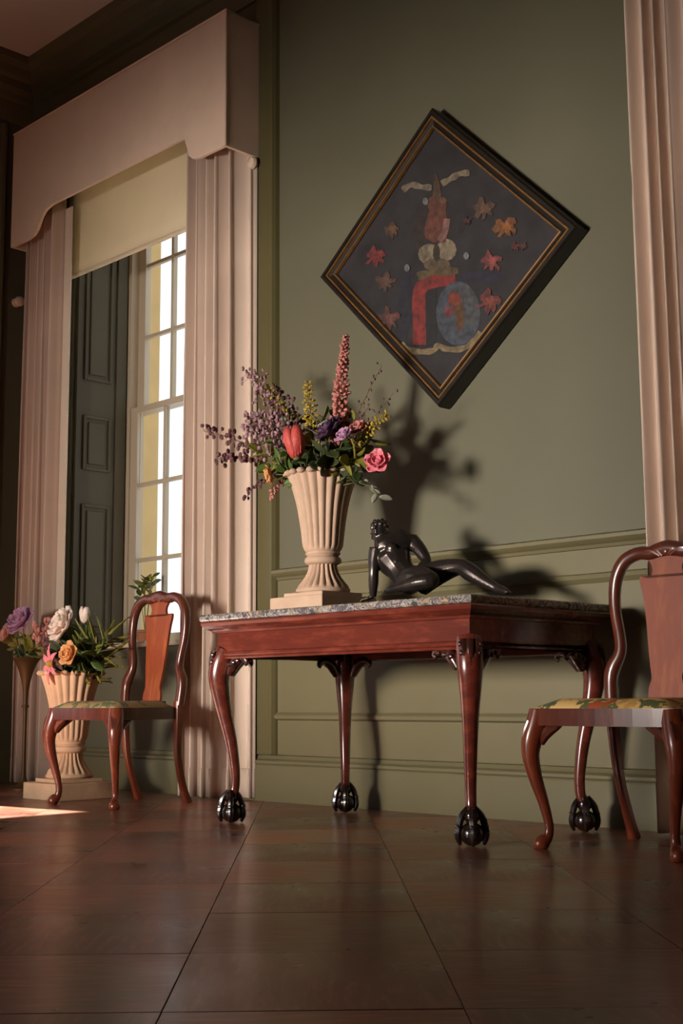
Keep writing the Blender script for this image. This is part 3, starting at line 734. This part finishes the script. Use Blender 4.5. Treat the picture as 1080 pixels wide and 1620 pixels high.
sprig(mt(), at(345, 726, YT-.05), 'dark plum sprig drooping left below the longest sprig', 'plum', 44, .010, .045, 12, bend=(-.02, 0, .13), group=G1, t0=.6)
sprig(mt(), at(386, 792, YT-.05), 'thin plum sprig hanging down at the left of the urn', 'plum', 26, .008, .022, 13, bend=(-.12, 0, .20), group=G1, t0=.55)
rose(mt(), at(524, 682, YT-.03), 'deep violet flower at the middle of the table bouquet', 'violet', .075, (-.2, -.7, .7), group=G1, name='violet_bloom')
rose(mt(), at(545, 690, YT-.08), 'small lilac flower beside the deep violet bloom', 'lilac', .045, (0, -.8, .6), group=G1, name='lilac_bloom')
rose(mt(), at(568, 680, YT), 'small pink flower between violet bloom and yellow spike', 'dustpink', .05, (.2, -.7, .7), group=G1, name='small_bloom')
rose(mt(), at(430, 750, YT-.10), 'small apricot flower drooping at the left rim of the urn', 'orange', .05, (-.6, -.5, -.2), group=G1, name='apricot_bloom')
sprig(mt(), at(428, 790, YT-.08), 'thin pink sprig hanging below the apricot flower', 'dustpink', 20, .007, .02, 31, bend=(-.08, 0, .16), group=G1, t0=.6)
leafy(mt(), at(500, 664, YT-.06), 'silver grey leaves standing between red tulip and violet bloom', 'leafs', 7, .10, 'blade', 14, group=G1)
leafy(mt(), at(600, 786, YT-.06), 'pale trailing leaves hanging over the right rim of the urn', 'leafs', 6, .05, 'broad', 15, bend=(.06, 0, .10), group=G1, t0=.6)
leafy(mt(), at(428, 735, YT-.08), 'bright green leaves at the left rim of the urn', 'leaf', 9, .085, 'broad', 16, group=G1)
leafy(mt(), at(446, 700, YT), 'mid green leafy stem left of the red tulip', 'leaf', 9, .085, 'broad', 26, group=G1)
leafy(mt(), at(450, 650, YT+.05), 'olive leafy stem behind the red tulip', 'leafo', 9, .07, 'broad', 17, group=G1)
leafy(mt(), at(545, 712, YT-.02), 'dark leafy stem under the small lilac flower', 'leafd', 10, .09, 'broad', 18, group=G1)
leafy(mt(), at(575, 700, YT+.05), 'dark leafy stem behind the pink rose', 'leafd', 10, .09, 'broad', 20, group=G1)
leafy(mt(), at(500, 705, YT+.04), 'dark leafy stem filling the middle of the bouquet', 'leafd', 12, .09, 'broad', 22, group=G1)
leafy(mt(), at(425, 680, YT+.06), 'dark leafy stem behind the mauve branches', 'leafd', 10, .08, 'broad', 23, group=G1)
leafy(mt(), at(580, 745, YT-.05), 'dark leaves tucked under the pink rose', 'leafd', 7, .075, 'broad', 24, group=G1)
leafy(mt(), at(560, 665, YT+.06), 'olive leafy stem behind the small pink flower', 'leafo', 10, .075, 'broad', 25, group=G1)
leafy(mt(), at(470, 660, YT+.08), 'dark leafy stem behind the upright mustard spike', 'leafd', 10, .08, 'broad', 27, group=G1)
for i, (x, y, dy, mm, sz, lb) in enumerate(((520, 715, -.11, 'leafd', .10, 'dark leaves spilling over the front rim of the urn'), (480, 730, -.10, 'leafd', .09, 'dark leaves under the red tulip'), (455, 745, -.10, 'leaf', .075, 'green leaves low at the left front of the urn'), (560, 725, -.08, 'leafo', .09, 'olive leaves left of the pink rose'), (415, 715, 0, 'leafo', .085, 'olive leafy stem among the low mauve blossom'), (590, 690, .05, 'leafo', .08, 'olive leafy stem under the leaning mustard spike'), (510, 660, .06, 'leafo', .085, 'olive leafy stem behind the violet bloom'), (540, 640, .08, 'leafd', .07, 'dark leafy stem behind the base of the pink spire'))):
    leafy(mt(), at(x, y, YT+dy), lb, mm, 12, sz, 'broad', 120+i, group=G1)
for i, (x, y, d) in enumerate(((604, 578, 'tallest wispy grass stem right of the pink spire'), (622, 622, 'wispy grass stem leaning right toward the painting'), (585, 640, 'short wispy grass stem above the small pink flower'))):
    sprig(mt(), at(x, y, YT+.03), d, 'plum', 16, .0045, .03, 40+i, bend=(-.02, 0, .04), name='wispy_grass', group=G1, t0=.6)

G2 = 'stems arranged in the floor urn'
def m2(): return mouth(U2, .085, .555)
Y2 = U2.y
rose(m2(), at(103, 990, Y2-.05), 'large ivory white peony in the floor urn', 'ivory', .105, (-.2, -.85, .4), ((7, 66, 1.0), (6, 44, .9), (5, 20, .75)), name='peony', group=G2)
rose(m2(), at(86, 1050, Y2-.14), 'pink lily hanging over the rim of the floor urn', 'pink', .105, (-.2, -.95, .0), ((6, 42, 1.0),), 'lily', name='lily', heart='mimosa', group=G2)
rose(m2(), at(112, 1035, Y2-.12), 'apricot flower below the white peony', 'orange', .07, (.1, -.9, .2), name='apricot_bloom', group=G2)
tulip(m2(), at(133, 985, Y2), 'pale ivory bud standing right of the white peony', 'ivory', .075, (.1, 0, 1), group=G2)
sprig(m2(), at(72, 1012, Y2-.05), 'dark plum sprig left of the white peony', 'plum', 30, .012, .045, 51, group=G2)
for i, (x, y, mt_, lb) in enumerate(((125, 1000, 'leaf', 'mid green leafy stem just right of the white peony'), (140, 1015, 'leaf', 'mid green leafy stem at the middle of the floor urn'), (118, 1022, 'leafd', 'dark leafy stem under the white peony'), (150, 1038, 'leaf', 'mid green leafy stem low on the right of the floor urn'), (128, 1042, 'leafd', 'dark leafy stem at the rim of the floor urn'), (100, 1030, 'leafd', 'dark leafy stem behind the apricot flower'))):
    leafy(m2(), at(x, y, Y2-.02*i+.03), lb, mt_, 10, .11, 'broad', 60+i, group=G2, t0=.3)
for i, (x, y, lb) in enumerate(((162, 1012, 'olive grass tuft at the right side of the floor urn'), (172, 1003, 'olive grass tuft leaning towards the chair back'), (164, 1042, 'olive grass tuft low beside the chair back'), (150, 1022, 'olive grass tuft behind the green leafy stems'))):
    leafy(m2(), at(x, y, Y2+.04), lb, 'leafo', 14, .16, 'blade', 70+i, group=G2, t0=.15, name='grass_tuft')

G3 = 'stems arranged in the trumpet vase'
def m3_(): return mouth(TV, .035, .70)
Y3 = TV.y
rose(m3_(), at(36, 985, Y3), 'lilac pink peony at the top of the trumpet vase', 'lilac', .10, (.1, -.8, .55), ((6, 64, 1), (6, 40, .9), (4, 18, .7)), name='peony', group=G3)
rose(m3_(), at(14, 1002, Y3-.03), 'pale pink flower left of the lilac peony', 'palepink', .07, (-.3, -.8, .4), name='pale_bloom', group=G3)
sprig(m3_(), at(66, 985, Y3), 'pale pink blossom branch right of the lilac peony', 'palepink', 40, .013, .055, 81, name='blossom_branch', group=G3, cat='flower')
for i, (x, y, mm, lb) in enumerate(((25, 1010, 'leafo', 'olive leafy stem at the left of the trumpet vase'), (44, 1012, 'leafo', 'olive leafy stem at the middle of the trumpet vase'), (58, 1020, 'leafo', 'olive leafy stem at the right of the trumpet vase'), (40, 1030, 'leafd', 'dark leafy stem at the rim of the trumpet vase'))):
    leafy(m3_(), at(x, y, Y3+.02), lb, mm, 10, .085, 'broad', 90+i, group=G3)

# little potted plant on the window sill
PP = Vector((-6.36, .25, OZ0+.03)); pp = empty('potted_plant', PP, 'small potted green plant on the window sill behind the chair', 'plant')
mk('pot', lathe([(.04, 0), (.055, .07), (.062, .072), (.062, .088), (.052, .088), (.048, .07), (.01, .068)], 24), M['terracotta'], pp)
rp = random.Random(5)
for k in range(5):
    a = k*1.3; pts = bez((0, 0, .065), (.05*math.cos(a), .04*math.sin(a), .34+.07*rp.random()), (0, 0, .03))
    mk('stem', stem_mesh(pts, .0025, .0015), M['stem'], pp); add_leaves(pp, pts, 6, .065, 'broad', 'leaf' if k % 2 else 'leafo', rp, .62)

# ------------------------------------------------------------------ bronze reclining figure
SB = Vector((-3.42, -.50, .847)); ST = empty('bronze_statue', SB, 'dark bronze reclining male nude propped on one arm beside the urn', 'statue')
mk('statue_base', xf(lathe([(.36, 0), (.365, .008), (.36, .02), (.345, .03), (.01, .034)], 48, lambda a, i, z: 1+.03*math.sin(5*a)+.02*math.sin(9*a)), Matrix.Diagonal((1, .42, 1, 1))), M['bronze'], ST)
def P3(px, py, dy): return at(px, py, SB.y+dy)-SB
def limb(*pts, n=12, k=1.2):
    k = 1 if n == 6 else k
    return sweep([(*p_, r*k, r*k) for p_, r in pts], n, 5, ref=(0, 1, .2))
B = []
head = P3(601, 842, -.03); neck = P3(612, 858, -.01); ch = P3(621, 877, .0); bel = P3(634, 903, .0); pel = P3(648, 922, .0)
ls = P3(596, 868, -.055); rs = P3(650, 855, .06)
B.append(limb((pel, .050), (bel, .047), (ch+Vector((0, 0, -.012)), .064), (neck+Vector((.012, 0, -.01)), .040)))
B.append(sweep([(*ls, .034), (*(ls*.5+ch*.5+Vector((0, 0, .02))), .052), (*(rs*.5+ch*.5+Vector((0, 0, .02))), .056), (*rs, .038)], 12, 4, ref=(0, 0, 1)))
B.append(ball(ch+Vector((-.035, -.045, .012)), .030, .022, .026)); B.append(ball(ch+Vector((.028, -.042, .018)), .030, .022, .026))
for k in range(3):
    for s_ in (-1, 1): B.append(ball(bel+Vector((s_*.016-.008*k+.01, -.040, .028*k-.022)), .014, .012, .012, 10, 6))
B.append(ball(pel, .062, .055, .046))
B.append(limb((neck+Vector((.01, 0, -.015)), .026), (head+Vector((.008, .005, -.012)), .023)))
hr = Matrix.Rotation(R(-24), 3, 'Y')
hx = lambda x, y, z: head+hr @ Vector((x, y, z))
B.append(ball(hx(0, 0, .008), .032, .033, .040, 16, 10, hr)); B.append(ball(hx(-.012, -.006, -.016), .022, .023, .026, 14, 8, hr))
B.append(ball(hx(-.036, -.014, -.006), .008, .005, .011, 8, 6)); B.append(ball(hx(-.028, -.010, -.033), .009, .010, .008, 8, 6))
B.append(ball(hx(-.030, -.012, .010), .006, .018, .005, 8, 6)); B.append(ball(hx(-.031, -.011, -.020), .005, .009, .003, 8, 6))
B.append(ball(hx(.004, -.032, -.004), .007, .005, .011, 8, 6)); B.append(ball(hx(.004, .032, -.004), .007, .005, .011, 8, 6))
for k in range(26):
    a = k*2.4; h_ = k/26; rr = .034*math.sqrt(max(.05, 1-(h_*.85)**2)); B.append(ball(hx(.006+rr*math.cos(a)*.95, rr*math.sin(a), .012+.036*h_), .010, .010, .009, 6, 5))
lh = P3(590, 944, -.06); le = P3(591, 905, -.075)
B.append(limb((ls, .027), (ls.lerp(le, .5)+Vector((-.004, 0, 0)), .023), (le, .0175), (le.lerp(lh, .4), .018), (lh, .0115)))
re_ = P3(674, 888, .05); rh = P3(657, 914, -.02)
B.append(limb((rs, .028), (rs.lerp(re_, .5)+Vector((.006, 0, .004)), .024), (re_, .018), (re_.lerp(rh, .4), .018), (rh, .011)))
def hand(w, fwd, up, s_=1):
    fwd = Vector(fwd).normalized(); up = Vector(up).normalized(); sd = fwd.cross(up)
    o_ = [sweep([(*w, .010, .007), (*(w+fwd*.018), .016, .008), (*(w+fwd*.034), .016, .007)], 10, 3, ref=up, fixed=True)]
    for k, ln in enumerate((.028, .033, .031, .024)):
        b0 = w+fwd*.032+sd*(.0125-.0083*k); o_.append(limb((b0, .0045), (b0+fwd*ln*.5+up*.002, .0042), (b0+fwd*ln-up*.006, .0032), n=6))
    b0 = w+fwd*.010+sd*.012; o_.append(limb((b0, .005), (b0+sd*.012+fwd*.012, .0048), (b0+sd*.016+fwd*.026-up*.004, .0035), n=6))
    return o_
B += hand(lh, (-.75, -.35, -.25), (0, 0, 1)); B += hand(rh, (-.5, -.55, -.35), (-.2, -.4, .9))
hipf = pel+Vector((.02, -.035, .0)); hipr = pel+Vector((.02, .04, .0))
kn = P3(726, 897, .045); ft = P3(786, 931, .05)
B.append(limb((hipr, .046), (hipr.lerp(kn, .45)+Vector((0, 0, .012)), .042), (kn, .028), (kn.lerp(ft, .3)+Vector((0, 0, .004)), .030), (kn.lerp(ft, .62), .023), (ft, .0145)))
B.append(limb((ft, .015), (ft+Vector((.028, -.004, -.008)), .014), (ft+Vector((.062, -.012, -.018)), .010), n=10))
k2 = hipf+Vector((.20, -.085, -.012)); f2_ = hipf+Vector((.07, -.135, -.035))
B.append(limb((hipf, .046), (hipf.lerp(k2, .5)+Vector((0, -.01, .014)), .041), (k2, .028), (k2.lerp(f2_, .35)+Vector((0, -.01, 0)), .027), (f2_, .0145)))
B.append(limb((f2_, .014), (f2_+Vector((-.03, .0, -.004)), .013), (f2_+Vector((-.058, .004, -.008)), .009), n=10))
for (c, s_) in ((ft, 1), (f2_, -1)):
    d = Vector((.062, -.012, -.018)) if s_ > 0 else Vector((-.058, .004, -.008))
    for k in range(5): B.append(ball(c+d+Vector((s_*.006, (k-2)*.0055, -.001)), .0055-.0005*abs(k-1), .0035, .004, 6, 5))
fig = mk('reclining_figure', join(*B), M['bronze'], ST)
rm = fig.modifiers.new('one_surface', 'REMESH'); rm.mode = 'VOXEL'; rm.voxel_size = .0034; rm.use_smooth_shade = True
sm = fig.modifiers.new('soften', 'SMOOTH'); sm.factor = .5; sm.iterations = 5

# ------------------------------------------------------------------ diamond-hung painting
YP = -.075
PC = Vector((-3.738, 0, 2.48)); PT = empty('heraldic_painting', (PC.x, -.004, PC.z), 'dark diamond-hung heraldic painting in a black and gilt frame', 'painting')
Q = [Vector((-3.748, 3.185)), Vector((-2.968, 2.403)), Vector((-3.738, 1.776)), Vector((-4.499, 2.557))]
Q = [q-Vector((PC.x, PC.z)) for q in Q]
def inset(d):
    out = []
    for i in range(4):
        p0, p1, p2 = Q[i-1], Q[i], Q[(i+1) % 4]; e1 = (p1-p0).normalized(); e2 = (p2-p1).normalized()
        n1 = Vector((e1.y, -e1.x)); n2 = Vector((e2.y, -e2.x)); den = 1+n1.dot(n2)
        out.append(p1+(n1+n2)*(d/den))
    return out
if (inset(.05)[0]-inset(0)[0]).dot(-Q[0]) < 0:
    _ins = inset; inset = lambda d: _ins(-d)
def rails(name, prof, mat, parent_list=None):      # prof: (inset, y) closed polygon
    obs = []
    for i in range(4):
        V, F = [], []; n = len(prof)
        for d, y in prof:
            a, b = inset(d)[i], inset(d)[(i+1) % 4]; V += [(a.x, y, a.y), (b.x, y, b.y)]
        for k in range(n):
            a, b = 2*k, 2*((k+1) % n); F.append((a, a+1, b+1, b))
        F.append(tuple(2*k for k in range(n))[::-1]); F.append(tuple(2*k+1 for k in range(n)))
        obs.append(mk(name, (V, F), mat, parent_list[i] if parent_list else PT, False))
    return obs
fr = rails('frame_rail', [(0, -.002), (0, -.070), (.008, -.080), (.022, -.080), (.03, -.066), (.052, -.062), (.066, -.058), (.07, -.05), (.07, -.002)], M['ebony'])
rails('gilt_bead', [(.026, -.071), (.029, -.077), (.036, -.077), (.039, -.066), (.033, -.06)], M['gilt'], fr)
rails('gilt_bead', [(.058, -.058), (.060, -.068), (.067, -.069), (.071, -.056), (.066, -.05)], M['gilt'], fr)
iq = inset(.068)
canvas = mk('canvas', ([(q.x, y, q.y) for y in (-.030, -.050) for q in iq], [(0, 1, 2, 3), (7, 6, 5, 4)]+[(i, (i+1) % 4, 4+(i+1) % 4, 4+i) for i in range(4)]), M['canvas'], PT, False)
pmats = {}
def pm(c, rough=.7):
    if c not in pmats: pmats[c] = plain('paint %d %d %d' % c, srgb(*[v*.6 for v in c]), rough, .5, 34, .1)
    return pmats[c]
lay = [0]
def paint(name, poly_px, c):
    """flat painted motif on the canvas; coordinates were read off at 2.4x from (490,150)"""
    lay[0] += 1; y = -.0503-.00012*lay[0]; V = []
    for cx, cy in poly_px:
        P = at(490+cx/2.4, 150+cy/2.4, -.057); V.append((P.x-PC.x, y, P.z-PC.z))
    n = len(V); V += [(a, -.0495, c_) for a, b, c_ in V]
    mk(name, (V, [tuple(range(n))]+[(i, (i+1) % n, n+(i+1) % n, n+i) for i in range(n)]), pm(c), canvas, False)
def ell(cx, cy, rx, ry, n=20, rot=0): return [(cx+rx*math.cos(a)*math.cos(rot)-ry*math.sin(a)*math.sin(rot), cy+rx*math.cos(a)*math.sin(rot)+ry*math.sin(a)*math.cos(rot)) for a in [2*math.pi*k/n for k in range(n)]]
def ribbon(pts, w, wob=0):
    P = smoothpath(pts, 5); up, dn = [], []
    for i, (x, y) in enumerate(P):
        a, b = P[max(0, i-1)], P[min(len(P)-1, i+1)]; dx, dy = b[0]-a[0], b[1]-a[1]; l = math.hypot(dx, dy) or 1
        w_ = w*(1+wob*math.sin(i*1.1)); up.append((x-dy/l*w_, y+dx/l*w_)); dn.append((x+dy/l*w_, y-dx/l*w_))
    return up+dn[::-1]
def star(cx, cy, r, seed, arms=5):
    q = random.Random(seed); a0 = q.uniform(-.9, .9)
    base = [(-1.05, -.15), (-.6, -.45), (-.45, -1.05), (-.15, -.95), (.05, -.45), (.55, -.75), (1.05, -.45), (.95, -.1), (.5, .05), (.95, .55), (.75, .85), (.3, .45), (.25, 1.05), (-.1, 1.0), (-.2, .5), (-.65, .95), (-.9, .75), (-.55, .25), (-1.0, .2)]
    c_, s_ = math.cos(a0), math.sin(a0); j = lambda: q.uniform(.72, 1.18)
    return [(cx+r*.9*(x*c_-y*s_)*j(), cy+r*.9*(x*s_+y*c_)*j()) for x, y in base]
paint('mantling', ell(360, 800, 26, 140, 18, .05), (40, 36, 52)); paint('mantling', ell(655, 690, 90, 22, 14, .0), (42, 40, 62))
paint('mantling', ell(445, 520, 60, 90), (58, 42, 36)); paint('mantling', ell(540, 470, 50, 80), (50, 44, 44))
paint('shield_field', [(385, 720), (480, 705), (480, 940), (440, 960), (390, 955)], (36, 32, 34))
paint('shield_band', ribbon([(415, 950), (414, 850), (413, 760), (432, 722), (480, 706), (552, 700)], 25, .04), (168, 50, 44))
paint('shield_field', ell(562, 830, 84, 122, 26), (86, 92, 104)); paint('shield_field', ell(600, 800, 34, 84, 18, -.25), (98, 98, 100))
paint('lion', ell(548, 775, 26, 32, 9), (156, 66, 44)); paint('lion', [(545, 800), (580, 790), (588, 860), (572, 905), (556, 880), (552, 840)], (120, 76, 40)); paint('lion', star(528, 820, 24, 4), (164, 64, 66))
paint('crest_wreath', ribbon([(408, 690), (480, 672), (562, 668)], 14, .25), (122, 98, 56))
paint('helmet', ell(452, 605, 42, 40, 12), (166, 148, 118)); paint('helmet', ell(518, 588, 38, 42, 12), (172, 152, 122)); paint('helmet', ell(482, 645, 52, 26, 12), (122, 98, 72)); paint('helmet', ell(480, 600, 14, 34, 9), (70, 56, 40))
paint('crest_figure', [(430, 520), (452, 440), (440, 400), (470, 380), (520, 400), (515, 450), (530, 500), (515, 560), (470, 560), (440, 545)], (122, 66, 46))
paint('crest_figure', ell(468, 505, 32, 42, 12), (140, 74, 56)); paint('crest_figure', ribbon([(520, 470), (512, 520), (492, 556)], 12), (178, 124, 116))
paint('crest_figure', [(466, 400), (470, 330), (478, 296), (492, 330), (500, 395)], (106, 74, 48)); paint('crest_figure', ell(505, 400, 14, 12, 8), (140, 96, 70))
paint('scroll', ribbon([(352, 362), (385, 342), (425, 350), (462, 352)], 11, .2), (160, 142, 116)); paint('scroll', ribbon([(500, 338), (535, 318), (568, 300), (606, 296)], 11, .2), (164, 146, 116))
paint('scroll', ribbon([(345, 945), (375, 968), (425, 976), (470, 970), (487, 952), (515, 964), (565, 966), (612, 946), (648, 900)], 11, .15), (166, 142, 100))
for k, (x, y, r, c) in enumerate(((250, 612, 44, (140, 50, 48)), (308, 512, 34, (110, 76, 50)), (287, 710, 42, (104, 72, 58)), (302, 850, 46, (112, 66, 56)), (690, 632, 42, (158, 74, 70)), (662, 432, 46, (112, 80, 60)), (742, 502, 48, (160, 96, 44)), (682, 785, 52, (142, 64, 54)), (780, 575, 20, (124, 52, 50)), (812, 572, 17, (110, 60, 56)), (600, 478, 18, (84, 46, 46)))):
    paint('heraldic_bird', star(x, y, r, 30+k, 5), c); 
    if r > 30: paint('heraldic_bird', star(x+5, y-4, r*.5, 60+k, 4), tuple(min(255, int(v*1.25)) for v in c))
for x, y in ((370, 658), (595, 612), (440, 405)): paint('tassel', ell(x, y, 11, 15, 8), (150, 150, 152))
